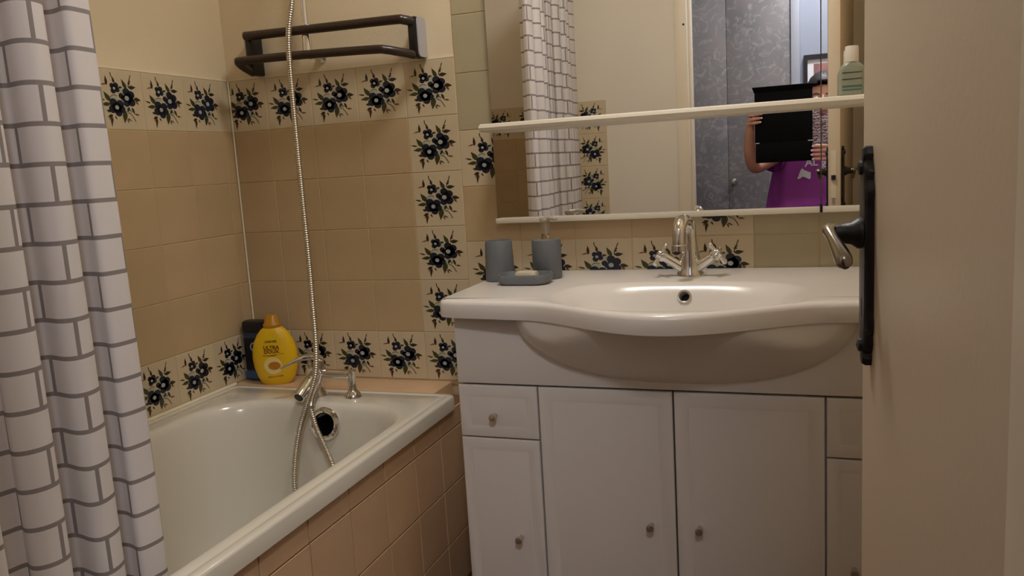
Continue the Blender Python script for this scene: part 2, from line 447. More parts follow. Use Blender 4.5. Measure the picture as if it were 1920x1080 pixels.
# back wall, bath nook: five columns, six rows
XC = .7305     # right edge of the flower column
rows = [(TOP - .15 * i, TOP - .15 * (i + 1)) for i in range(5)] + [(TOP - .75, .5395)]
for r, (z1, z0) in enumerate(rows):
    for c in range(5):
        x1, x0 = XC - .15 * (4 - c), XC - .15 * (5 - c)
        fl = r == 0 or r == 5 or c == 4
        cut = c == 0
        xx0 = .004 if cut else x0
        t = tile(wall_back, (xx0 + x1) / 2, .003, (z0 + z1) / 2, x1 - xx0 - G, z1 - z0 - G, 'beige' if fl else 'tan')
        if fl:
            f = flower(t, cut, (x0 + x1) / 2 - (xx0 + x1) / 2); f.location.z = (z1 - .075) - (z0 + z1) / 2 + (.004 if r == 5 else 0)
bed(wall_back, .0, XC, .0015, .006, .53, TOP)
bed(wall_back, XC, 1.95, .0015, .006, .0, 1.985)
bm = bmesh.new(); tube(bm, [(.0025, -.0025, .5395), (.0025, -.0025, TOP)], .0032, 8); obj('corner_joint', bm, 'sil', wall_back)
box('top_joint', .002, XC, -.0002, .005, TOP - .0006, TOP + .003, 'sil', wall_back)
box('top_joint', -.005, .0002, -1.758, -.002, TOP - .0006, TOP + .003, 'sil', wall_left)
# back wall, washbasin side: offset grid
X0 = .7395
for r in range(14):
    z1 = 1.985 - .15 * r; z0 = z1 - .15
    if z0 < -.1: break
    z0 = max(z0, .0)
    for c in range(9):
        x0 = X0 + .15 * c; x1 = min(x0 + .15, 1.95)
        if c == 0: x0 = XC
        if x1 - x0 < .02 or (c > 0 and z1 < .75): continue
        zr = round((z1 - 1.235) / .15)      # 0: flower row above, -1 plain, -2: flower row by the basin
        if zr > 0 or (c >= 5 and zr >= -2): m, fl = 'olive', False
        elif zr == 0: m, fl = 'beige', True
        elif zr == -1: m, fl = ('beige', True) if c == 4 else ('tan', False)
        elif zr == -2: m, fl = 'beige', True
        else: m, fl = 'tan', False
        t = tile(wall_back, (x0 + x1) / 2, .003, (z0 + z1) / 2, x1 - x0 - G, z1 - z0 - G, m)
        if fl: flower(t, dx=.0045 if c == 0 else 0)
# left wall
for r, (z1, z0) in enumerate(rows):
    for c in range(12):
        y1 = -.042 - .15 * (c - 1) if c else -.004; y0 = -.042 - .15 * c
        y0 = max(y0, -1.758)
        if y1 - y0 < .012: continue
        fl = (r in (0, 5)) and c > 0
        t = tile(wall_left, -.003, (y0 + y1) / 2, (z0 + z1) / 2, y1 - y0 - G, z1 - z0 - G, 'beige' if r in (0, 5) else 'tan', PI / 2)
        if fl and y1 - y0 > .14: f = flower(t); f.location.z = (z1 - .075) - (z0 + z1) / 2 + (.004 if r == 5 else 0)
bed(wall_left, -.006, -.0015, -1.76, 0, .53, TOP)
# front wall (foot of the bath, seen in the mirror)
FT = 1.408
for r in range(6):
    z1 = FT - .15 * r; z0 = z1 - .15 if r < 5 else .5395
    for c in range(5):
        x0, x1 = .709 - .15 * (c + 1), .709 - .15 * c
        x0 = max(x0, .004); fl = r in (0, 5) or c == 0
        t = tile(wall_front, (x0 + x1) / 2, -1.763, (z0 + z1) / 2, x1 - x0 - G, z1 - z0 - G, 'beige' if fl else 'tan', PI)
        if fl and x1 - x0 > .12: f = flower(t); f.location.z = (z1 - .075) - (z0 + z1) / 2
bed(wall_front, .0, .710, -1.766, -1.7615, .53, FT)

# ------------------------------------------------------------------ bath ledge, bath, side panel
led = box('bath_ledge', .002, .659, -.121, -.0005, .40, .538, 'peach', bev=.002); tag(led, 'beige tiled ledge behind the bath taps, bottles standing on it', 'ledge')
tubt = thing('bathtub', 'white enamel bathtub along the tiled wall behind the brick-print curtain', 'bathtub', (.36, -.94, 0))
bm = bmesh.new()
RZ = .538; y0, y1 = -1.756, -.1225
rings = []
for ins, z in ((0, .500), (0, .5315), (.0015, .5355), (.005, .538), (.012, .5385), (.0195, .538), (.0225, .5365), (.0255, .5365), (.029, .5385)):
    rings.append(rrect(.005 + ins, .722 - ins, y0 + ins, y1 - ins, .018, z, 10))
for x0_, x1_, ya, yb, r_, z in ((.075, .678, -1.655, -.238, .165, .5385), (.084, .672, -1.648, -.248, .16, .537), (.091, .666, -1.64, -.256, .155, .531),
                               (.097, .660, -1.63, -.262, .15, .518), (.103, .654, -1.62, -.268, .15, .495), (.115, .642, -1.59, -.281, .15, .42), (.130, .626, -1.55, -.297, .15, .33),
                               (.147, .608, -1.51, -.315, .15, .23), (.160, .595, -1.48, -.335, .15, .175), (.185, .570, -1.44, -.365, .14, .148), (.24, .52, -1.36, -.44, .1, .140)):
    rings.append(rrect(x0_, x1_, ya, yb, r_, z, 10))
loft(bm, rings, False, True)
es = [e for e in bm.edges if abs(e.verts[0].co.x - e.verts[1].co.x) > .1 and abs(e.verts[0].co.y - e.verts[1].co.y) < .01 and e.verts[0].co.y > -.5 and e.verts[0].co.z > .16]
bmesh.ops.subdivide_edges(bm, edges=es, cuts=11, use_grid_fill=True)
shell = obj('tub_shell', bm, 'enamel', tubt, angle=60)
# overflow
bm = bmesh.new(); ax = Vector((0, -1, .17)).normalized(); c = Vector((.405, -.2735, .487))
lathe(bm, [(.030, -.004), (.043, -.004), (.045, .001), (.043, .006), (.036, .009), (.031, .006), (.029, -.002)], c, 32, ax, cap=False)
ring = obj('overflow_ring', bm, 'chrome', tubt)
bore(shell, c, ax, .030, .07, 'blackpl', ring)
bm = bmesh.new(); lathe(bm, [(.0, .0), (.030, .0), (.030, .003), (.0, .004)], (.40, -.55, .138), 24); obj('drain', bm, 'chrome', tubt)
# silicone joint along the walls
bm = bmesh.new(); tube(bm, [(.0068, -1.75, .5395), (.0068, -.122, .5395)], .0055, 8); obj('sealant_bead', bm, 'sil', tubt)

panel = thing('tiled_bath_surround', 'tan tiled side surround below the white bathtub rim', 'surround', (.68, -.88, 0))
box('backing_board', .66, .7055, -1.755, -.002, .0, .4985, 'peachgrout', panel)
zs = [.4985, .443, .293, .143, .002]; ys = [-.003]
y = -.061
while y > -1.75: ys.append(y); y -= .151
ys.append(-1.755)
for a, b in zip(zs[:-1], zs[1:]):
    for c_, d in zip(ys[:-1], ys[1:]):
        if c_ - d < .01: continue
        t = tile(panel, .707, (c_ + d) / 2, (a + b) / 2, c_ - d - .0028, a - b - .0028, 'peach', PI / 2)
        t.matrix_parent_inverse = Matrix.Translation((-.68, .88, 0))

# ------------------------------------------------------------------ bath mixer
mix = thing('bath_mixer', 'chrome single-lever bath mixer tap standing on the bathtub rim', 'tap', (.34, -.19, .538))
bm = bmesh.new()
lathe(bm, [(.0, .0), (.024, .0), (.024, .004), (.016, .014), (.0105, .022), (.0105, .055), (.013, .060), (.013, .075), (.0, .077)], (.448, -.19, .5385))
obj('pillar', bm, 'chrome', mix)
bm = bmesh.new()
lathe(bm, [(.0, .0), (.026, .0), (.026, .004), (.018, .016), (.017, .04), (.021, .05), (.024, .064), (.024, .088), (.022, .098), (.0, .103)], (.338, -.19, .5385))
obj('body', bm, 'chrome', mix)
bm = bmesh.new(); tube(bm, [(.335, -.19, .601), (.36, -.19, .601), (.362, -.19, .601), (.44, -.19, .601), (.442, -.19, .601), (.45, -.19, .601)], [.011, .011, .0135, .0135, .011, .011], 16); obj('crossbar', bm, 'chrome', mix)
bm = bmesh.new()
tube(bm, [(.342, -.19, .602), (.343, -.225, .592), (.342, -.262, .574), (.340, -.286, .560)], [.019, .019, .0175, .0165], 16, smooth=6)
sp = obj('spout', bm, 'chrome', mix)
bm = bmesh.new(); d = Vector((-.002, -.024, -.014)).normalized(); lathe(bm, [(.0, -.002), (.013, -.002), (.0128, .0012), (.0, .0012)], (.340, -.286, .560), 16, d); obj('aerator', bm, 'blackpl', sp)  # black disc paints in the dark of the spout opening
bm = bmesh.new()
tube(bm, [(.345, -.18, .640), (.335, -.198, .650), (.315, -.220, .651), (.290, -.240, .640), (.268, -.252, .628)], [.020, .0205, .014, .0085, .005], 14, smooth=5, flat=.55)
obj('lever', bm, 'chrome', mix)
bm = bmesh.new(); tube(bm, [(.352, -.2, .596), (.368, -.245, .578), (.378, -.285, .556), (.384, -.300, .540)], [.011, .011, .010, .0095], 12, smooth=4); obj('hose_outlet', bm, 'steel', mix)

hosep = [(.362, -.10, 1.86), (.355, -.13, 1.74), (.340, -.14, 1.599), (.324, -.145, 1.519), (.321, -.15, 1.436), (.333, -.17, 1.254), (.347, -.19, 1.113), (.361, -.21, 1.015), (.375, -.23, .903), (.390, -.255, .793), (.402, -.275, .712),
         (.405, -.290, .644), (.400, -.300, .604), (.376, -.305, .547), (.353, -.310, .489), (.342, -.325, .421), (.339, -.340, .353), (.341, -.345, .30), (.345, -.365, .21), (.36, -.43, .153), (.41, -.50, .149), (.47, -.49, .150), (.495, -.43, .165), (.49, -.38, .25), (.480, -.358, .33),
         (.462, -.342, .398), (.434, -.326, .441), (.403, -.312, .490), (.386, -.303, .534)]
bm = bmesh.new(); tube(bm, hosep, .0073, 12, smooth=8, uv=True)
ho = obj('shower_hose', bm, 'hose'); tag(ho, 'ribbed steel shower hose hanging past the bath tap into the bathtub', 'hose')

rail = thing('shower_rail', 'thin chrome shower slide rail on the wall behind the dark towel rack', 'rail', (.317, -.05, 1.466))
bm = bmesh.new(); tube(bm, [(.3165, -.05, 1.475), (.3165, -.05, 2.05)], .0085, 14); obj('pole', bm, 'chrome', rail)
for z in (1.468, 2.03):
    bm = bmesh.new(); lathe(bm, [(.0, 0), (.016, 0), (.016, .004), (.009, .010), (.009, .05), (.012, .058), (.0, .060)], (.3165 if z > 2 else .326, .004, z), 18, (0, -1, 0)); obj('wall_mount', bm, 'chrome', rail)
bm = bmesh.new(); lathe(bm, [(.0, 0), (.0095, 0), (.013, .004), (.013, .045), (.0095, .055), (.0, .057)], (.3165, -.05, 1.474), 16); obj('end_sleeve', bm, 'chrome', rail)
bm = bmesh.new(); bbox(bm, .298, .335, -.075, -.03, 1.88, 1.92, .006); obj('slider', bm, 'chrome', rail)
hs = thing('hand_shower', 'chrome hand shower hanging on the slide rail above the bath', 'shower', (.362, -.10, 1.86))
bm = bmesh.new(); tube(bm, [(.362, -.10, 1.86), (.345, -.085, 1.93), (.335, -.09, 2.02), (.33, -.12, 2.07)], [.010, .012, .013, .016], 14, smooth=5); obj('handle', bm, 'chrome', hs)
bm = bmesh.new(); lathe(bm, [(.0, 0), (.02, 0), (.042, .012), (.044, .022), (.0, .024)], (.33, -.115, 2.075), 24, (0, -.8, -.6)); obj('spray_head', bm, 'chrome', hs)

# ------------------------------------------------------------------ towel rack
rk = thing('towel_rack', 'dark bronze double-bar towel rack on the cream wall above the flower tiles', 'towel rack', (.38, 0, 1.434))
bm = bmesh.new(); tube(bm, [(.122, -.040, 1.540), (.128, -.056, 1.540), (.15, -.062, 1.538), (.40, -.062, 1.534), (.59, -.062, 1.531), (.618, -.056, 1.529), (.637, -.040, 1.524)], .0125, 14, smooth=6); obj('bar', bm, 'bronze', rk)
bm = bmesh.new(); tube(bm, [(.120, -.036, 1.441), (.117, -.075, 1.455), (.121, -.099, 1.4645), (.142, -.103, 1.466), (.30, -.102, 1.464), (.54, -.100, 1.456), (.578, -.094, 1.453), (.610, -.070, 1.446), (.636, -.040, 1.440)], .0115, 14, smooth=6); obj('bar', bm, 'bronze', rk)
for xa, xb in ((.110, .133), (.624, .650)):
    bm = bmesh.new(); bbox(bm, xa, xb, -.048, .0035, 1.433, 1.545 if xa < .3 else 1.537, .004); obj('end_bracket', bm, 'black', rk)
bm = bmesh.new(); loft(bm, [[(x, p[0], p[1]) for p in [(a, b) for a, b, _ in rrect(-.046, .003, 1.434, 1.536, .012, 0, 5)]] for x in (.650, .6535)], True, True); obj('end_plate', bm, 'plate', rk)
bm = bmesh.new(); loft(bm, [[(x, p[0], p[1]) for p in [(a, b) for a, b, _ in rrect(-.034, .003, 1.45, 1.546, .012, 0, 5)]] for x in (.098, .110)], True, True); obj('end_plate', bm, 'plate', rk)

# ------------------------------------------------------------------ bottles on the ledge
LZ = .5385
yb = thing('shampoo_bottle', 'yellow shampoo bottle with brown lettering on the bath ledge', 'bottle', (.128, -.085, LZ))
def oval_ring(cx, cy, z, a, b, n=32, p=2.3, rot=0):
    out = []
    for k in range(n):
        t = 2 * PI * k / n; c_, s_ = math.cos(t), math.sin(t)
        x = a * math.copysign(abs(c_) ** (2 / p), c_); y = b * math.copysign(abs(s_) ** (2 / p), s_)
        out.append((cx + x * math.cos(rot) - y * math.sin(rot), cy + x * math.sin(rot) + y * math.cos(rot), z))
    return out
YR = math.radians(20); cx, cy = .130, -.085
prof = [(.0, .040), (.004, .046), (.02, .055), (.05, .0635), (.08, .0665), (.105, .0645), (.13, .057), (.15, .046), (.162, .036), (.168, .028), (.170, .022)]
bm = bmesh.new(); loft(bm, [oval_ring(cx, cy, LZ + z, a, .010 + a * .26, rot=YR) for z, a in prof], True, True); yo = obj('bottle_body', bm, 'yellow', yb)
bm = bmesh.new(); loft(bm, [oval_ring(cx, cy, LZ + z, a, a * .75, rot=YR) for z, a in ((.168, .024), (.172, .026), (.178, .026), (.182, .022), (.200, .019), (.206, .015))], True, True); obj('cap', bm, 'amber', yb)
Rv = Vector((math.cos(YR), math.sin(YR), 0)); Nv = Vector((math.sin(YR), -math.cos(YR), 0))
def interp(t):
    for (z0_, a0), (z1_, a1) in zip(prof[:-1], prof[1:]):
        if t <= z1_: return a0 + (a1 - a0) * (t - z0_) / (z1_ - z0_)
    return prof[-1][1]
def onbottle(x, h, e):
    a = interp(h); b = .010 + a * .26; y = b * max(0, 1 - abs(x / a) ** 2.3) ** (1 / 2.3)
    return Vector((cx, cy, LZ + h)) + Rv * x + Nv * (y + .0003 + max(e, 0))
def patch(pts, m, parent, name, e=0):
    bm = bmesh.new(); q = [onbottle(x, h, e) for x, h in pts]; c0 = onbottle(sum(p[0] for p in pts) / len(pts), sum(p[1] for p in pts) / len(pts), e)
    vs = [bm.verts.new(p) for p in q]; cc = bm.verts.new(c0)
    for i in range(len(vs)): bm.faces.new((cc, vs[i], vs[(i + 1) % len(vs)]))
    return obj(name, bm, m, parent, smooth=False)
def ell(x, h, a, b, n=20): return [(x + a * math.cos(2 * PI * k / n), h + b * math.sin(2 * PI * k / n)) for k in range(n)]
def brand(body, size, x, h, m, bold=0):
    bm = text_bm(body, size, (0, 0, 0), (1, 0, 0), (0, 0, 1), .0001, bend=lambda tx, ty, tz: onbottle(x + tx, h + ty, .0004 + tz), bold=bold); obj('lettering', bm, m, yo, smooth=False)
brand('GARNIER', .0088, -.002, .130, 'green', .0002)
brand('ULTRA', .0150, -.002, .112, 'brown', .0004)
brand('DOUX', .0150, -.002, .1, 'brown', .0004)
patch([(-.03, .0895), (0, .0885), (.034, .0935), (.034, .0925), (0, .0872), (-.03, .0882)], 'brown', yo, 'underline', .0004)
patch(ell(-.001, .058, .027, .026), 'cream', yo, 'label_patch', .0002)
patch(ell(.003, .058, .018, .012), 'orange', yo, 'label_picture', .0006)
patch([(-.02, .026), (.025, .029), (.025, .024), (-.02, .021)], 'orange', yo, 'label_line', .0004)

kb = thing('shower_gel_bottle', 'dark blue shower gel bottle with black cap behind the yellow bottle', 'bottle', (.048, -.056, LZ))
bm = bmesh.new(); loft(bm, [rrect(.048 - a, .048 + a, -.056 - b, -.056 + b, .014, LZ + z, 5) for z, a, b in ((0, .030, .018), (.004, .034, .021), (.03, .036, .022), (.12, .037, .022), (.145, .037, .021), (.150, .035, .019))], True, True)
ko = obj('bottle_body', bm, 'dkblue', kb)
bm = bmesh.new(); loft(bm, [rrect(.048 - a, .048 + a, -.056 - b, -.056 + b, .014, LZ + z, 5) for z, a, b in ((.150, .037, .022), (.152, .0385, .0235), (.178, .0375, .0225), (.182, .034, .019))], True, True); obj('cap', bm, 'blackpl', kb)
box('label', .018, .078, -.0786, -.0782, LZ + .035, LZ + .132, 'blackpl', ko)
bm = bmesh.new(); lathe(bm, [(.010, 0), (.0145, 0), (.0145, .0006), (.010, .0006)], (.053, -.0787, LZ + .105), 24, (0, -1, 0), cap=False); obj('emblem', bm, 'greytext', ko)
box('label_band', .013, .083, -.0784, -.0779, LZ + .008, LZ + .030, 'blue', ko)

# ------------------------------------------------------------------ vanity cabinet
VX0, VX1, VF = .865, 1.829, -.421
van = thing('vanity_cabinet', 'white vanity cabinet with panelled doors and small round knobs', 'cabinet', (1.345, -.22, 0))
for xa in (VX0, 1.046, 1.632, VX1 - .018): box('side_panel', xa, xa + .018, -.402, -.004, .075, .800 if xa in (VX0, VX1 - .018) else .65, 'lacquer', van)
box('base_panel', VX0 + .018, VX1 - .018, -.402, -.004, .075, .093, 'lacquer', van)
box('back_panel', VX0 + .018, VX1 - .018, -.012, -.004, .093, .65, 'lacquer', van)
box('plinth', VX0 + .03, VX1 - .03, -.37, -.05, 0, .075, 'lacquer', van)
box('fascia', VX0, VX1, VF, -.4005, .657, .8135, 'lacquer', van, bev=.003)
def panel_front(name, x0, x1, z0, z1, knob, inset=.030):
    """slab front with a routed frame line, its own knob"""
    bm = bmesh.new()
    def rg(i, y): return [(x0 + i, y, z0 + i), (x1 - i, y, z0 + i), (x1 - i, y, z1 - i), (x0 + i, y, z1 - i)]
    rs = [rg(0, VF + .018), rg(0, VF + .003), rg(.0012, VF + .001), rg(.004, VF), rg(inset - .004, VF), rg(inset - .001, VF + .0010), rg(inset + .001, VF + .0010), rg(inset + .005, VF + .0002)]
    loft(bm, rs, True, True)
    p = obj(name, bm, 'lacquer', van, angle=25)
    kx, kz = knob
    bm = bmesh.new(); lathe(bm, [(.0, 0), (.0055, 0), (.0050, .004), (.0048, .010), (.0072, .014), (.0085, .019), (.0078, .024), (.0, .0255)], (kx, VF + .0005, kz), 18, (0, -1, 0)); obj('knob', bm, 'steel', p)
g = .0035
c0, c1, c2, c3, c4 = VX0, 1.0545, 1.347, 1.6405, VX1
panel_front('drawer', c0, c1 - g, .5325, .6525, (.951, .585), .026)
panel_front('door', c0, c1 - g, .085, .529, (.996, .300), .026)
panel_front('door', c1, c2 - g / 2, .085, .6525, (1.294, .359))
panel_front('door', c2 + g / 2, c3, .085, .6525, (1.396, .361))
panel_front('drawer', c3 + g, c4, .5325, .6525, (1.735, .585), .026)
panel_front('door', c3 + g, c4, .085, .529, (1.695, .303), .026)

# ------------------------------------------------------------------ washbasin
wb = thing('washbasin', 'white ceramic washbasin with bowed front set into the vanity top', 'washbasin', (1.345, -.3, .81))
BX, BY = 1.350, -.392
def front_y(x):
    """plan of the front edge: straight sides, bowed middle"""
    t = abs(x - 1.352)
    if t > .30: return -.455 - .025 * max(0, 1 - (t - .30) / .21)
    s = .5 + .5 * math.cos(PI * t / .30)
    return -.480 - .134 * s ** .78
WX0, WX1 = .838, 1.866
def outline(ins):
    pts = []
    n = 70
    for i in range(n + 1):            # front, left to right
        x = WX0 + (WX1 - WX0) * i / n; pts.append([x, front_y(x)])
    m = 14
    for i in range(1, m): pts.append([WX1, front_y(WX1) + (-.002 - front_y(WX1)) * i / m])
    for i in range(n + 1):
        x = WX1 - (WX1 - WX0) * i / n; pts.append([x, -.002])
    for i in range(1, m): pts.append([WX0, -.002 + (front_y(WX0) + .002) * i / m])
    out = []
    for x, y in pts:                   # inset and round the front corners
        x = min(max(x, WX0 + ins), WX1 - ins); y = min(y, -.002 - ins * .1) if y > -.01 else y + (ins if y <= front_y(min(max(x, WX0), WX1)) + 1e-6 else 0)
        r = .03
        for cxn, sg in ((WX0, 1), (WX1, -1)):
            dx = (x - cxn) * sg; yf = front_y(cxn); dy = y - yf
            if dx < r and dy < r and dx - r < 0 and dy - r < 0:
                vx, vy = dx - r, dy - r; L = math.hypot(vx, vy)
                if L > r - ins: x = cxn + sg * (r + vx / L * (r - ins)); y = yf + r + vy / L * (r - ins)
        out.append((x, y))
    return out
O = outline(0)
def ring_z(ins, z): return [(x, y, z) for x, y in outline(ins)]
def bowl(a, b, z, p=3.0, cy=BY, cx=BX):
    out = []
    for x, y in O:
        t = math.atan2((y - cy) / .24, (x - cx) / .34); c_, s_ = math.cos(t), math.sin(t)
        q = p if s_ > 0 else 2.0
        rr = (abs(c_) ** q + abs(s_) ** q) ** (-1 / q)
        out.append((cx + a * rr * c_, cy + b * rr * s_, z))
    return out
bm = bmesh.new()
rs = [ring_z(.006, .812), ring_z(.001, .8135), ring_z(0, .817), ring_z(0, .842), ring_z(.002, .847), ring_z(.006, .851), ring_z(.012, .8525)]
bw = [bowl(.268, .184, .8522, 3.2), bowl(.258, .176, .8500, 3.2), bowl(.240, .166, .842, 3.2), bowl(.222, .154, .826, 3.2), bowl(.205, .143, .803, 3.0), bowl(.180, .126, .770, 2.6), bowl(.14, .10, .742, 2.4), bowl(.08, .06, .730, 2.2), bowl(.024, .020, .727, 2)]
loft(bm, rs + bw, False, True)
btop = obj('basin_top', bm, 'ceramic', wb, angle=50)
bm = bmesh.new(); rg = []
ZT, ZB = .8135, .672; nz = 14
for i in range(nz + 1):
    s = i / nz; z = ZT + (ZB - ZT) * s; k = math.sqrt(max(0, 1 - s * s)); a = .345 * (.12 + .88 * k)
    row = []
    for j in range(41):
        t = PI * j / 40; x = 1.356 - a * math.cos(t)
        d = .150 * (1 - s ** 1.35) * math.sin(t) ** 1.3
        d = min(d, -front_y(x) - .4205 - .006)
        row.append((x, -.4205 - d, z))
    rg.append(row)
loft(bm, rg, closed=False); obj('bowl_underside', bm, 'ceramic', wb)
bm = bmesh.new(); lathe(bm, [(.0112, -.004), (.0112, .001), (.0125, .0016), (.0145, .002), (.0155, .001), (.0155, -.004)], (1.352, -.2435, .823), 22, Vector((0, -1, .35)), cap=False); ov = obj('overflow_ring', bm, 'steel', wb)
bore(btop, (1.352, -.2435, .823), (0, -1, .35), .0115, .04, 'blackpl', ov)
bm = bmesh.new(); lathe(bm, [(.0, 0), (.024, 0), (.024, .003), (.0, .005)], (1.35, -.40, .727), 22); obj('drain', bm, 'chrome', wb)

# ------------------------------------------------------------------ basin mixer
TZ = .8522; tx, ty = 1.350, -.118
bt = thing('basin_mixer', 'chrome basin mixer tap with two cross handles on the washbasin', 'tap', (tx, ty, TZ))
bm = bmesh.new(); lathe(bm, [(.0, 0), (.031, 0), (.031, .006), (.026, .014), (.025, .03), (.022, .05), (.018, .09), (.0155, .118), (.012, .128), (.0, .130)], (tx, ty, TZ), 28); obj('body', bm, 'chrome', bt)
bm = bmesh.new(); tube(bm, [(tx, ty - .002, TZ + .105), (tx - .003, ty - .022, TZ + .128), (tx - .008, ty - .055, TZ + .136), (tx - .011, ty - .082, TZ + .122), (tx - .012, ty - .090, TZ + .096), (tx - .012, ty - .091, TZ + .082)], [.012, .0145, .015, .0148, .0145, .0145], 16, smooth=6)
spt = obj('spout', bm, 'chrome', bt)
bm = bmesh.new(); lathe(bm, [(.0, 0), (.0168, 0), (.0168, .012), (.0145, .014)], (tx - .012, ty - .0915, TZ + .070), 20); obj('aerator', bm, 'chrome', spt)
for s in (-1, 1):
    a0 = Vector((tx + s * .012, ty - .004, TZ + .016)); d = Vector((s * .80, -.22, .56)).normalized(); a1 = a0 + d * .055
    bm = bmesh.new(); tube(bm, [a0, a0 + d * .03, a0 + d * .055], [.014, .0115, .0105], 14); arm = obj('valve_arm', bm, 'chrome', bt)
    bm = bmesh.new(); lathe(bm, [(.0, 0), (.013, 0), (.0145, .006), (.012, .014), (.009, .02), (.0, .022)], a1, 18, d); obj('valve_hub', bm, 'chrome', arm)
    e1 = d.cross(Vector((0, 1, 0))).normalized(); e2 = d.cross(e1).normalized()
    rot = .5 if s < 0 else .15; f1 = e1 * math.cos(rot) + e2 * math.sin(rot); f2 = -e1 * math.sin(rot) + e2 * math.cos(rot)
    bm = bmesh.new(); cc = a1 + d * .012
    for v in (f1, f2, -f1, -f2):
        tube(bm, [cc, cc + v * .016, cc + v * .028, cc + v * .031], [.005, .0048, .0062, .003], 10)
    obj('cross_handle', bm, 'chrome', arm)

# ------------------------------------------------------------------ cup, dispenser, soap dish
CT = .8527
bm = bmesh.new()
lathe(bm, [(.0, 0), (.034, 0), (.0365, .003), (.0365, .012), (.035, .06), (.0335, .094), (.031, .1005), (.0295, .1005), (.028, .096), (.03, .02), (.0, .016)], (.888, -.168, CT), 36)
cup = obj('toothbrush_cup', bm, 'grey'); tag(cup, 'plain blue-grey tumbler on the left of the washbasin top', 'cup')
sd = thing('soap_dispenser', 'blue-grey soap dispenser with clear and gold pump beside the tumbler', 'dispenser', (1.003, -.138, CT))
bm = bmesh.new(); lathe(bm, [(.0, 0), (.034, 0), (.0363, .003), (.0363, .092), (.035, .0965), (.014, .098), (.0, .098)], (1.003, -.138, CT), 36); obj('bottle_body', bm, 'grey', sd)
bm = bmesh.new(); lathe(bm, [(.0, 0), (.0125, 0), (.0125, .012), (.009, .0135), (.0, .0135)], (1.003, -.138, CT + .097), 22); col_ = obj('pump_collar', bm, mat('gold_metal', (.75, .62, .38, 1), .2, metal=1), sd)
bm = bmesh.new(); lathe(bm, [(.0, 0), (.0045, 0), (.0045, .03), (.0, .03)], (1.003, -.138, CT + .1105), 14); obj('pump_stem', bm, 'chrome', sd)
bm = bmesh.new(); lathe(bm, [(.0105, 0), (.0115, 0), (.0115, .034), (.0105, .034)], (1.003, -.138, CT + .111), 20, cap=False); obj('pump_sleeve', bm, mat('clear_plastic', lin(222, 214, 200), .15, trans=.8), sd)
bm = bmesh.new(); lathe(bm, [(.0, 0), (.0135, 0), (.014, .003), (.013, .008), (.0, .009)], (1.003, -.138, CT + .143), 20); tube(bm, [(1.003, -.138, CT + .148), (1.022, -.150, CT + .150), (1.040, -.161, CT + .147)], [.0065, .0055, .004], 10); obj('pump_head', bm, mat('pump_plastic', lin(214, 204, 188), .2, trans=.3), sd)
dx_, dy_ = .972, -.222
bm = bmesh.new()
loft(bm, [rrect(dx_ - a, dx_ + a, dy_ - b, dy_ + b, .028, CT + z, 8) for a, b, z in ((.052, .030, 0), (.060, .038, .002), (.064, .042, .010), (.065, .043, .022), (.064, .042, .0245), (.0615, .0395, .024), (.058, .036, .012), (.050, .028, .008))], True, True)
dish = obj('soap_dish', bm, 'grey'); tag(dish, 'shallow blue-grey soap dish in front of the tumbler and dispenser', 'soap dish')
bm = bmesh.new(); loft(bm, [rrect(dx_ + .004 - a, dx_ + .004 + a, dy_ - b, dy_ + b, .012, CT + z, 6) for a, b, z in ((.022, .014, .009), (.027, .018, .013), (.028, .019, .022), (.025, .016, .0285), (.020, .012, .0295))], True, True)
so = obj('soap_bar', bm, 'soap'); tag(so, 'cream bar of soap lying in the grey soap dish', 'soap')

# ------------------------------------------------------------------ mirror with ledge, shelf, bottle
mir = thing('wall_mirror', 'large wall mirror in two panes with cream ledge below, above the washbasin', 'mirror', (1.345, -.01, .984))
MA = math.radians(-.6)
def my(x): return -.03 + math.tan(MA) * (x - 1.3)
for x0, x1 in ((.8365, 1.6415), (1.6440, 1.862)):
    bm = bmesh.new()
    q = [(x0, my(x0), .994), (x1, my(x1), .994), (x1, my(x1), 1.80), (x0, my(x0), 1.80)]
    extrude_poly(bm, q, (0, .004, 0)); obj('mirror_pane', bm, 'mirror', mir, smooth=False)
bm = bmesh.new(); bbox(bm, .845, 1.855, -.0225, .0005, 1.0, 1.795); obj('backing_board', bm, 'white', mir, smooth=False)
for x0, x1 in ((.8375, 1.6405), (1.6435, 1.862)):
    bm = bmesh.new(); bbox(bm, x0, x1, -.046, -.008, .985, .9985, .003); obj('bottom_ledge', bm, 'white', mir)
bm = bmesh.new(); bbox(bm, 1.6395, 1.6455, -.0468, -.0455, .986, 1.004); obj('pane_clip', bm, 'blackpl', mir, smooth=False)
bm = bmesh.new()
prof = [(-.038, 1.222), (-.112, 1.222), (-.119, 1.225), (-.122, 1.232), (-.119, 1.239), (-.112, 1.242), (-.038, 1.242)]
loft(bm, [[(x, y_, 1.232 + (z - 1.232) * k) for y_, z in prof] for x, k in ((.836, .8), (.838, 1), (1.858, 1), (1.862, .8))], True, True)
shelf = obj('mirror_shelf', bm, 'white'); tag(shelf, 'long white shelf running across the front of the mirror', 'shelf')
lb = thing('lotion_bottle', 'pale translucent bottle with white cap on the mirror shelf', 'bottle', (1.705, -.078, 1.2425))
bm = bmesh.new(); loft(bm, [rrect(1.705 - a, 1.705 + a, -.078 - b, -.078 + b, .012, 1.2425 + z, 6) for z, a, b in ((0, .024, .013), (.003, .027, .016), (.052, .027, .016), (.062, .024, .015), (.069, .017, .013), (.072, .013, .012))], True, True); lo = obj('bottle_body', bm, 'mint', lb)
bm = bmesh.new(); lathe(bm, [(.0, 0), (.0140, 0), (.0142, .002), (.0138, .032), (.013, .034), (.0, .034)], (1.705, -.078, 1.3140), 24); obj('cap', bm, 'white', lb)
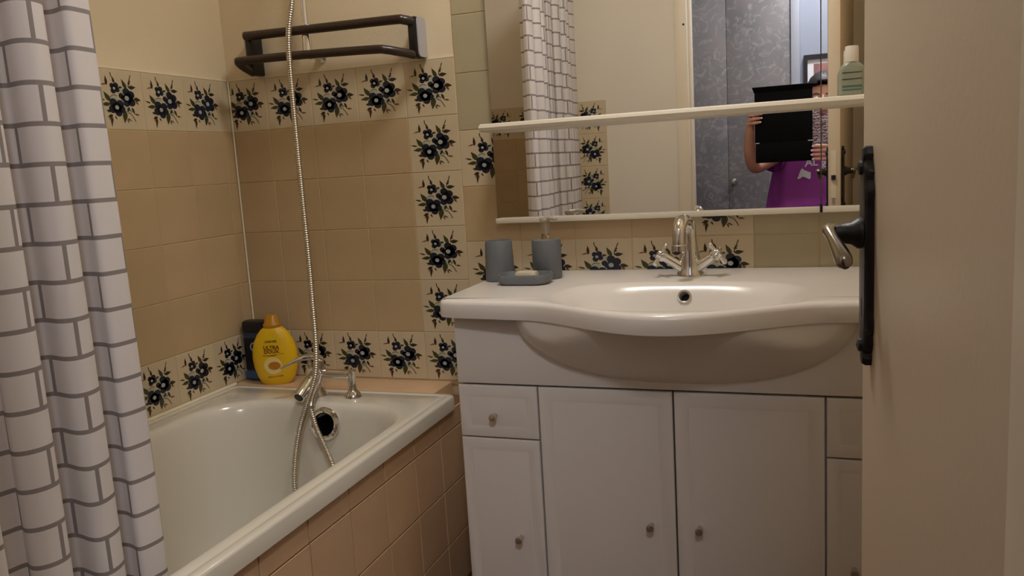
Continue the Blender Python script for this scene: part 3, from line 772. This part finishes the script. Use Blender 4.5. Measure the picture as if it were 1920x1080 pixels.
for z, h in ((.011, .0022), (.018, .003), (.034, .0016), (.048, .0014)):
    box('label_line', 1.685, 1.725, -.0946, -.0939, 1.2425 + z, 1.2425 + z + h, 'teal' if z < .03 else 'leaf', lo)

# ------------------------------------------------------------------ door (open into the room), its furniture and frame
DANG = math.radians(5.5)
door = thing('door_1', None, None, (1.664, -1.10, 0), rotz=DANG); tag(door, kind='structure')
def dl(o):      # geometry given in the door's own frame: -y towards the hinge, +x through the leaf
    o.parent = door; o.matrix_parent_inverse = Matrix.Identity(4); return o
def dbox(name, a, m, bev=0): return dl(box(name, *a, m, None, bev))
leaf = dbox('door_leaf', (0, .040, -.640, 0, .008, 2.035), 'door', .003)
dbox('lock_forend', (.009, .027, -.002, .0012, .955, 1.12), 'frame')
dbox('latch_bolt', (.011, .025, -.001, .009, 1.018, 1.034), 'black')
dbox('dead_bolt', (.013, .022, -.001, .0022, .935, .955), 'steel')
def escutcheon(sx):
    """ornate long plate: straight middle, waisted curled ends"""
    half = [(.0, .114), (.006, .113), (.009, .106), (.007, .100), (.012, .095), (.016, .088), (.014, .080), (.018, .074), (.0195, .066), (.017, .058), (.0175, .050), (.0175, .0)]
    out = [(w_, h_) for w_, h_ in half] + [(w_, -h_) for w_, h_ in reversed(half[:-1])]
    out = out + [(-w_, h_) for w_, h_ in reversed(out[1:-1])]
    bm = bmesh.new()
    def ring(x, k): return [(x, -.050 + w_ * k, 1.020 + h_ * (1 - (1 - k) * .12)) for w_, h_ in out]
    xs = (.001, -.006, -.009, -.0095) if sx < 0 else (.039, .046, .049, .0495)
    loft(bm, [ring(xs[0], 1), ring(xs[1], 1), ring(xs[2], .86), ring(xs[3], .7)], True, True)
    p = dl(obj('handle_plate', bm, 'black', None)); fx = xs[3]; s = sx
    def sub(name, bm, m):
        o = obj(name, bm, m, None); o.parent = p; o.matrix_parent_inverse = Matrix.Identity(4); return o
    for zc in (1.112, .928): sub('plate_boss', lathe(bmesh.new(), [(.0, 0), (.008, 0), (.007, .005), (.0, .007)], (fx - s * .002, -.050, zc), 12, (s, 0, 0)), 'black')
    sub('keyhole', bbox(bmesh.new(), min(fx - s * .0002, fx + s * .0004), max(fx - s * .0002, fx + s * .0004), -.053, -.047, .958, .978), 'black')
    bm = bmesh.new(); lathe(bm, [(.0, 0), (.0165, 0), (.0165, .004), (.012, .010), (.0100, .022), (.0085, .030), (.0, .032)], (fx, -.050, 1.046), 18, (s, 0, 0)); sub('handle_neck', bm, 'black')
    x1 = fx + s * .030
    bm = bmesh.new()
    tube(bm, [(x1 - s * .010, -.048, 1.046), (x1 - s * .001, -.050, 1.049), (x1 + s * .003, -.060, 1.050), (x1 + s * .001, -.074, 1.044), (x1 - s * .004, -.088, 1.032), (x1 - s * .007, -.098, 1.022), (x1 - s * .008, -.102, 1.017)], [.0075, .0078, .0066, .0056, .0078, .0082, .003], 14, smooth=5)
    sub('lever', bm, mat('worn_nickel', (.42, .38, .33, 1), .22, metal=1) if 'nick' not in M else M['nick'])
M['nick'] = mat('worn_nickel', (.33, .30, .26, 1), .22, metal=1)
escutcheon(-1); escutcheon(1)
tr = thing('trim_1', None, None, ((JL + JR) / 2, -1.81, 0)); tag(tr, kind='structure')
box('door_post', JL - .052, JL, -1.875, -1.748, 0, 2.05, 'frame', tr, bev=.003)
box('door_post', JR, JR + .062, -1.875, -1.756, 0, 2.05, 'frame', tr, bev=.003)
box('door_head', JL - .052, JR + .062, -1.875, -1.750, 2.05, 2.11, 'frame', tr, bev=.003)
box('door_stop', JL - .004, JL + .010, -1.862, -1.80, 0, 2.05, 'frame', tr, bev=.002)
bm = bmesh.new(); lathe(bm, [(.0, 0), (.005, 0), (.004, .003), (.0, .004)], (JL - .012, -1.7485, 1.70), 12, (0, 1, 0)); obj('screw_hole_shade', bm, 'black', tr)  # small black cap, its colour stands for the shade in a screw hole

# ------------------------------------------------------------------ shower curtain
ct = thing('shower_curtain', 'white shower curtain printed with grey brick outlines beside the bathtub', 'curtain', (.575, -1.38, .23))
bm = bmesh.new(); UVL = bm.loops.layers.uv.new('UVMap')
NY, NZ = 260, 44
def cpt(s, h):
    """s: 0..1 from the open edge towards the foot wall; h: 0 bottom..1 top"""
    y = -1.062 - .66 * s
    ph = 2 * PI * (s * 7.6 + .05 * math.sin(9 * s)) + .35 * math.sin(2.2 * h + 5 * s) - .55
    A = .031 * (.85 + .25 * math.sin(11 * s)) * (1.12 - .25 * h)
    x = .573 + A * math.sin(ph) + .004 * math.sin(2.3 * ph + 2 * h)
    y += .013 * math.sin(2 * ph) + .006 * math.sin(3.1 * h + 1.0) * (1 - s)
    return Vector((x, y, .215 + 1.765 * h))
grid = [[cpt(i / NY, j / NZ) for i in range(NY + 1)] for j in range(NZ + 1)]
arc = [0]
mid = grid[NZ // 2]
for i in range(1, NY + 1): arc.append(arc[-1] + (mid[i] - mid[i - 1]).length)
V = [[bm.verts.new(p) for p in r] for r in grid]
for j in range(NZ):
    for i in range(NY):
        f = bm.faces.new((V[j][i], V[j][i + 1], V[j + 1][i + 1], V[j + 1][i]))
        for l, (a, b) in zip(f.loops, ((i, j), (i + 1, j), (i + 1, j + 1), (i, j + 1))): l[UVL].uv = (arc[a] + .03, grid[b][a].z + .0)
co = obj('cloth', bm, 'curtain', ct, angle=180)
for i in range(8):
    s = (i + .4) / 8; p = cpt(s, 1)
    bm = bmesh.new(); tube(bm, [(p.x * 0 + .573 + .016 * math.cos(a), p.y, 2.0 + .016 * math.sin(a)) for a in [2 * PI * k / 14 for k in range(15)]], .0018, 6, caps=False); obj('ring', bm, 'white', ct)
bm = bmesh.new(); tube(bm, [(.573, -1.764, 2.006), (.573, .004, 2.006)], .011, 14); cr = obj('curtain_rail', bm, 'white'); tag(cr, 'straight white curtain rail above the bathtub edge', 'rail')

# ------------------------------------------------------------------ ceiling lamp
cl = thing('ceiling_lamp_offscreen', 'round frosted glass lamp on the bathroom ceiling', 'lamp', (1.15, -.55, CEIL))
bm = bmesh.new(); lathe(bm, [(.0, 0), (.15, 0), (.15, -.025), (.14, -.028), (.0, -.028)], (1.15, -.55, CEIL), 36); obj('base', bm, 'white', cl)
bm = bmesh.new(); lathe(bm, [(.138, -.028), (.135, -.05), (.115, -.08), (.08, -.098), (.04, -.106), (.0, -.108)], (1.15, -.55, CEIL), 36, cap=False); obj('glass_dome_offscreen', bm, 'lampglow', cl)

hl = thing('hall_fill_offscreen', 'added unseen fill dome on the hall ceiling, standing in for hall daylight', 'lamp', (1.78, -2.45, CEIL))  # added fill dome, out of view, in place of daylight in the hall
bm = bmesh.new(); lathe(bm, [(.0, 0), (.15, 0), (.15, -.025), (.14, -.028), (.0, -.028)], (1.78, -2.45, CEIL), 36); obj('base', bm, 'white', hl)
bm = bmesh.new(); lathe(bm, [(.138, -.028), (.135, -.05), (.115, -.08), (.08, -.098), (.04, -.106), (.0, -.108)], (1.78, -2.45, CEIL), 36, cap=False); obj('hall_fill_dome_offscreen', bm, 'hallglow', hl)

# ------------------------------------------------------------------ hall seen in the mirror: papered cupboard doors, trim, picture
for i, (xa, xb) in enumerate(((.42, 1.1305), (1.1325, 1.482))):
    d = thing('door_%d' % (i + 2), None, None, ((xa + xb) / 2, -2.985, 0)); tag(d, kind='structure')
    box('door_leaf', xa, xb, -3.0005, -2.97, .01, 2.3, 'wallpaper', d, bev=.0015)
    if i:
        bm = bmesh.new(); lathe(bm, [(.0, 0), (.008, 0), (.007, .012), (.016, .018), (.018, .026), (.012, .034), (.0, .036)], (1.162, -2.971, .964), 18, (0, 1, 0)); obj('door_knob', bm, 'steel', d)
t2 = box('trim_2', 1.482, 1.530, -3.0005, -2.955, 0, 2.35, 'halltrim', bev=.004); tag(t2, kind='structure')
t3 = box('trim_3', .365, .42, -3.0005, -2.955, 0, 2.35, 'halltrim', bev=.004); tag(t3, kind='structure')
pf = thing('picture_frame', 'black framed picture with white mount on the pale hall wall', 'picture', (1.70, -2.98, 1.2))
px0, px1, pz0, pz1 = 1.549, 1.85, 1.20, 1.643
bm = bmesh.new()
for a in ((px0, px1, -2.999, -2.972, pz1 - .024, pz1), (px0, px1, -2.999, -2.972, pz0, pz0 + .024), (px0, px0 + .02, -2.999, -2.972, pz0 + .024, pz1 - .024), (px1 - .02, px1, -2.999, -2.972, pz0 + .024, pz1 - .024)): bbox(bm, *a)
obj('frame', bm, 'blackpl', pf, smooth=False)
box('mount', px0 + .02, px1 - .02, -2.998, -2.988, pz0 + .024, pz1 - .024, 'mount', pf)
box('print', px0 + .052, px1 - .052, -2.989, -2.9865, pz0 + .06, pz1 - .05, 'picture', pf)

# ------------------------------------------------------------------ person holding a tablet, seen in the mirror
per = thing('person', 'person in purple jersey and pale scarf holding up a black tablet case', 'person', (1.615, -2.42, 0))
def skin_body():
    J = {  # joint: (position, (rx, ry))
        'pelvis': ((1.615, -2.43, .70), (.115, .085)), 'belly': ((1.615, -2.425, .84), (.105, .078)), 'chest': ((1.62, -2.42, 1.02), (.12, .085)), 'collar': ((1.635, -2.415, 1.155), (.085, .062)),
        'neck': ((1.655, -2.405, 1.215), (.047, .047)), 'jaw': ((1.664, -2.39, 1.285), (.058, .066)), 'brow': ((1.670, -2.385, 1.375), (.076, .090)), 'crown': ((1.672, -2.39, 1.445), (.058, .066)),
        'lsh': ((1.475, -2.40, 1.125), (.052, .050)), 'lel': ((1.352, -2.235, 1.045), (.036, .036)), 'lfo': ((1.338, -2.165, 1.13), (.033, .033)), 'lwr': ((1.345, -2.105, 1.235), (.024, .022)), 'lpa': ((1.352, -2.087, 1.275), (.024, .018)),
        'rsh': ((1.775, -2.41, 1.125), (.052, .050)), 'rel': ((1.865, -2.28, .985), (.036, .036)), 'rfo': ((1.815, -2.19, 1.03), (.033, .033)), 'rwr': ((1.750, -2.105, 1.085), (.024, .022)), 'rpa': ((1.712, -2.083, 1.105), (.026, .018)),
        'lhi': ((1.540, -2.43, .66), (.080, .080)), 'lkn': ((1.535, -2.41, .38), (.050, .052)), 'lca': ((1.533, -2.425, .27), (.045, .048)), 'lan': ((1.532, -2.43, .075), (.034, .036)), 'lto': ((1.525, -2.34, .032), (.034, .026)), 'lti': ((1.522, -2.28, .026), (.03, .018)),
        'rhi': ((1.690, -2.43, .66), (.080, .080)), 'rkn': ((1.700, -2.41, .38), (.050, .052)), 'rca': ((1.702, -2.425, .27), (.045, .048)), 'ran': ((1.704, -2.43, .075), (.034, .036)), 'rto': ((1.712, -2.34, .032), (.034, .026)), 'rti': ((1.716, -2.28, .026), (.03, .018)),
    }
    E = ['pelvis belly', 'belly chest', 'chest collar', 'collar neck', 'neck jaw', 'jaw brow', 'brow crown', 'collar lsh', 'lsh lel', 'lel lfo', 'lfo lwr', 'lwr lpa', 'collar rsh', 'rsh rel', 'rel rfo', 'rfo rwr', 'rwr rpa',
         'pelvis lhi', 'lhi lkn', 'lkn lca', 'lca lan', 'lan lto', 'lto lti', 'pelvis rhi', 'rhi rkn', 'rkn rca', 'rca ran', 'ran rto', 'rto rti']
    E = [e.split() for e in E]
    # fingers: left hand curls round the left edge of the case, right hand round the right edge
    def fing(root, pts, r):
        prev = root
        for i, p in enumerate(pts):
            k = '%s_%d_%d' % (root, len(J), i); J[k] = (p, (r[i], r[i])); E.append([prev, k]); prev = k
    for i in range(4):
        z = 1.258 + .0185 * i
        fing('lpa', [(1.350, -2.072, z + .002), (1.362, -2.060, z + .004), (1.386, -2.0585, z + .006), (1.402 - .006 * abs(i - 1.5), -2.0605, z + .007)], (.0088, .0086, .0082, .0068))
    fing('lpa', [(1.362, -2.098, 1.29), (1.385, -2.101, 1.318), (1.402, -2.100, 1.335)], (.0105, .0095, .0075))
    for i in range(4):
        z = 1.078 + .0195 * i
        fing('rpa', [(1.690, -2.071, z), (1.672, -2.060, z + .001), (1.645, -2.0585, z + .002), (1.622 + .005 * abs(i - 1.5), -2.0605, z + .003)], (.0092, .0090, .0086, .0070))
    fing('rpa', [(1.690, -2.098, 1.12), (1.655, -2.101, 1.135), (1.632, -2.100, 1.145)], (.0105, .0095, .0075))
    names = list(J); me = bpy.data.meshes.new('body')
    me.from_pydata([J[n][0] for n in names], [(names.index(a), names.index(b)) for a, b in E], [])
    o = bpy.data.objects.new('body', me); COL.objects.link(o)
    sk = o.modifiers.new('skin', 'SKIN'); sk.use_smooth_shade = True; sk.branch_smoothing = .3
    L = me.skin_vertices[0].data
    for i, n in enumerate(names): L[i].radius = J[n][1]; L[i].use_root = n == 'pelvis'
    sb = o.modifiers.new('subd', 'SUBSURF'); sb.levels = 2; sb.render_levels = 2
    dg = bpy.context.evaluated_depsgraph_get(); m2 = bpy.data.meshes.new_from_object(o.evaluated_get(dg))
    o.modifiers.clear(); o.data = m2; bpy.data.meshes.remove(me); m2.name = 'body'
    m2.materials.clear(); m2.materials.append(M['skin'])
    for p in m2.polygons: p.use_smooth = True; p.material_index = 0
    attach(o, per); return o
body = skin_body()
HC = Vector((1.670, -2.385, 1.362))          # middle of the head; the face looks towards the mirror (+y)
# face
bm = bmesh.new(); tube(bm, [HC + Vector((0, .082, .018)), HC + Vector((0, .098, -.012)), HC + Vector((0, .104, -.030)), HC + Vector((0, .085, -.038))], [.007, .010, .014, .008], 10, smooth=4); obj('nose', bm, 'skin', body)
for s in (-1, 1):
    bm = bmesh.new(); bmesh.ops.create_uvsphere(bm, u_segments=14, v_segments=10, radius=.0125, matrix=Matrix.Translation(HC + Vector((s * .031, .080, .004))) @ Matrix.Diagonal((1.1, .8, .75, 1))); e = obj('eye', bm, 'eye', body)
    bm = bmesh.new(); bmesh.ops.create_uvsphere(bm, u_segments=10, v_segments=8, radius=.0055, matrix=Matrix.Translation(HC + Vector((s * .030, .0885, .004)))); obj('iris', bm, 'iris', body)
    bm = bmesh.new(); tube(bm, [HC + Vector((s * .014, .089, .022)), HC + Vector((s * .031, .090, .027)), HC + Vector((s * .048, .078, .022))], [.0035, .004, .002], 8, smooth=4); obj('eyebrow', bm, 'hair', body)
    bm = bmesh.new(); bmesh.ops.create_uvsphere(bm, u_segments=12, v_segments=10, radius=.026, matrix=Matrix.Translation(HC + Vector((s * .076, -.006, -.008))) @ Matrix.Diagonal((.38, .7, 1.15, 1))); obj('ear', bm, 'skin', body)
bm = bmesh.new(); tube(bm, [HC + Vector((-.022, .074, -.066)), HC + Vector((0, .083, -.068)), HC + Vector((.022, .074, -.066))], [.003, .0075, .003], 10, smooth=5, flat=.7); obj('mouth', bm, 'lip', body)
# hair: cap over the skull with the face left free
bm = bmesh.new(); bmesh.ops.create_uvsphere(bm, u_segments=36, v_segments=24, radius=1, matrix=Matrix.Identity(4))
for v in list(bm.verts):
    if (v.co.y > .15 and v.co.z < .52 - .1 * abs(v.co.x)) or v.co.z < -.55: bm.verts.remove(v)
for v in bm.verts:
    r_ = 1 + .02 * math.sin(23 * v.co.x + 5 * v.co.z) + .015 * math.sin(31 * v.co.y)
    v.co = HC + Vector((v.co.x * .086 * r_, v.co.y * .104 * r_ - .012, v.co.z * .116 * r_ + .022))
r_ = bmesh.ops.extrude_face_region(bm, geom=bm.faces[:])
for v in [g_ for g_ in r_['geom'] if isinstance(g_, bmesh.types.BMVert)]: v.co = HC + (v.co - HC) * .92
obj('hair', bm, 'hair', body)
# fingernails on the visible fingertips
for i in range(4):
    for (x, z) in ((1.404 - .006 * abs(i - 1.5), 1.258 + .0185 * i + .007), (1.620 + .005 * abs(i - 1.5), 1.078 + .0195 * i + .003)):
        bm = bmesh.new(); bmesh.ops.create_uvsphere(bm, u_segments=10, v_segments=6, radius=.005, matrix=Matrix.Translation((x, -2.0555, z)) @ Matrix.Diagonal((1.3, .45, 1, 1))); obj('fingernail', bm, 'nail', body)
# jersey: loose tunic with soft folds, short sleeves
def fold(t, z): return 1 + .035 * math.sin(7 * t + 6 * z) * min(1, max(0, (1.1 - z) / .2)) + .02 * math.sin(13 * t - 9 * z)
bm = bmesh.new(); rg = []
for z, a, b, cx_ in ((.60, .235, .150, 1.600), (.70, .222, .142, 1.602), (.80, .208, .134, 1.605), (.90, .196, .128, 1.608), (1.00, .186, .122, 1.612), (1.08, .180, .114, 1.618), (1.13, .168, .102, 1.623), (1.17, .130, .085, 1.632), (1.195, .085, .070, 1.642)):
    rg.append([(cx_ + a * math.cos(t) * fold(t, z), -2.415 + b * math.sin(t) * fold(t, z), z) for t in [2 * PI * k / 56 for k in range(56)]])
loft(bm, rg); jer = obj('jersey', bm, 'purple', per, angle=180)
for pts in ([(1.50, -2.405, 1.12), (1.46, -2.385, 1.108), (1.425, -2.335, 1.085)], [(1.75, -2.41, 1.12), (1.79, -2.39, 1.10), (1.815, -2.355, 1.065)]):
    bm = bmesh.new(); tube(bm, pts, [.072, .070, .068], 20, smooth=5, caps=False); obj('sleeve', bm, 'purple', jer)
# lettering and figure emblem across the chest (seen reversed by the mirror)
bpy.context.view_layer.update()
def chest(x, z, e=0):
    ok, hit, nrm, _ = jer.ray_cast(Vector((x, -1.9, z)), Vector((0, -1, 0)))
    return Vector((x, (hit.y if ok else -2.31) + .0015 + e, z))
bm = text_bm("AL ge", .052, (0, 0, 0), (1, 0, 0), (0, 0, 1), .0004, bold=.0012,
             bend=lambda tx_, ty_, tz_: chest(1.648 + tx_ * 1.0, 1.062 + ty_ - 2.6 * (tx_ + .02) ** 2, tz_))
obj('jersey_lettering', bm, 'print', jer, smooth=False)
em = [(-.012, .052), (-.004, .056), (.0, .048), (-.004, .040), (.004, .028), (.018, .012), (.034, .002), (.038, .030), (.044, .032), (.043, -.006), (.034, -.012), (.012, .0), (-.006, .006), (-.018, -.004), (-.034, -.010), (-.036, -.004), (-.022, .006), (-.014, .022), (-.012, .036), (-.018, .044)]
bm = bmesh.new(); vs = [bm.verts.new(chest(1.580 + x * .78, .990 + z * .8, .002)) for x, z in em]; bmesh.ops.triangulate(bm, faces=[bm.faces.new(vs)]); obj('jersey_emblem', bm, 'print', jer, smooth=False)
# scarf
bm = bmesh.new(); rg = []
for i, (z, a, b, cx_) in enumerate(((1.150, .078, .098, 1.648), (1.175, .088, .100, 1.652), (1.20, .082, .092, 1.656), (1.225, .088, .094, 1.66), (1.25, .080, .088, 1.666), (1.275, .084, .092, 1.671), (1.295, .080, .092, 1.675), (1.305, .070, .082, 1.677))):
    rg.append([(cx_ + a * math.cos(t) * (1 + .03 * math.sin(5 * t + i)), -2.395 + b * math.sin(t) * (1 + .03 * math.sin(4 * t - i)), z + .008 * math.sin(3 * t + i)) for t in [2 * PI * k / 40 for k in range(40)]])
loft(bm, rg); obj('scarf', bm, 'scarf', per, angle=180)
# trousers
for s, pts in (('l', [(1.555, -2.43, .70), (1.540, -2.43, .60), (1.535, -2.41, .38), (1.532, -2.43, .10)]), ('r', [(1.675, -2.43, .70), (1.690, -2.43, .60), (1.700, -2.41, .38), (1.704, -2.43, .10)])):
    bm = bmesh.new(); tube(bm, pts, [.105, .102, .075, .062], 20, smooth=6, caps=False); obj('trouser_leg', bm, 'trousers', per)

# tablet in its opened case, held up in front of the chest with its back to the mirror
tb = thing('tablet', 'black tablet in an opened folio case held up before the purple jersey', 'tablet', (1.497, -2.08, 1.07))
tx0, tx1 = 1.371, 1.6235
box('tablet_body', tx0, tx1, -2.088, -2.0755, 1.169, 1.375, 'blackpl', tb, bev=.003)
box('case_back', tx0 - .002, tx1 + .001, -2.0755, -2.071, 1.169, 1.400, 'tablet', tb, bev=.0015)
box('case_flap', tx0, tx1, -2.084, -2.073, 1.075, 1.1705, 'tablet', tb, bev=.0015)
bm = bmesh.new(); loft(bm, [[(tx0 - .004 - i * .004, -2.0755 + i * .0, 1.400 + 0 * i), (tx1 + .001, -2.0755, 1.400), (tx1 + .001, -2.071 + .004 * 0, 1.400), (tx0 - .004 - i * .004, -2.071, 1.400)] if i == 0 else [(tx0 - .012, -2.062, 1.426), (tx1 + .0005, -2.062, 1.426), (tx1 + .0005, -2.0575, 1.424), (tx0 - .012, -2.0575, 1.424)] for i in (0, 1)], True, True); obj('case_top_fold', bm, 'tablet', tb, smooth=False)
for xa, xb in ((tx0 + .001, tx0 + .018), (tx1 - .019, tx1 + .0005)):
    box('hinge_tab', xa, xb, -2.0735, -2.0698, 1.166, 1.1695, 'print', tb)
per.location.x -= .022; tb.location.x -= .021      # both shifted together to where the mirror shows them
bpy.context.view_layer.update()
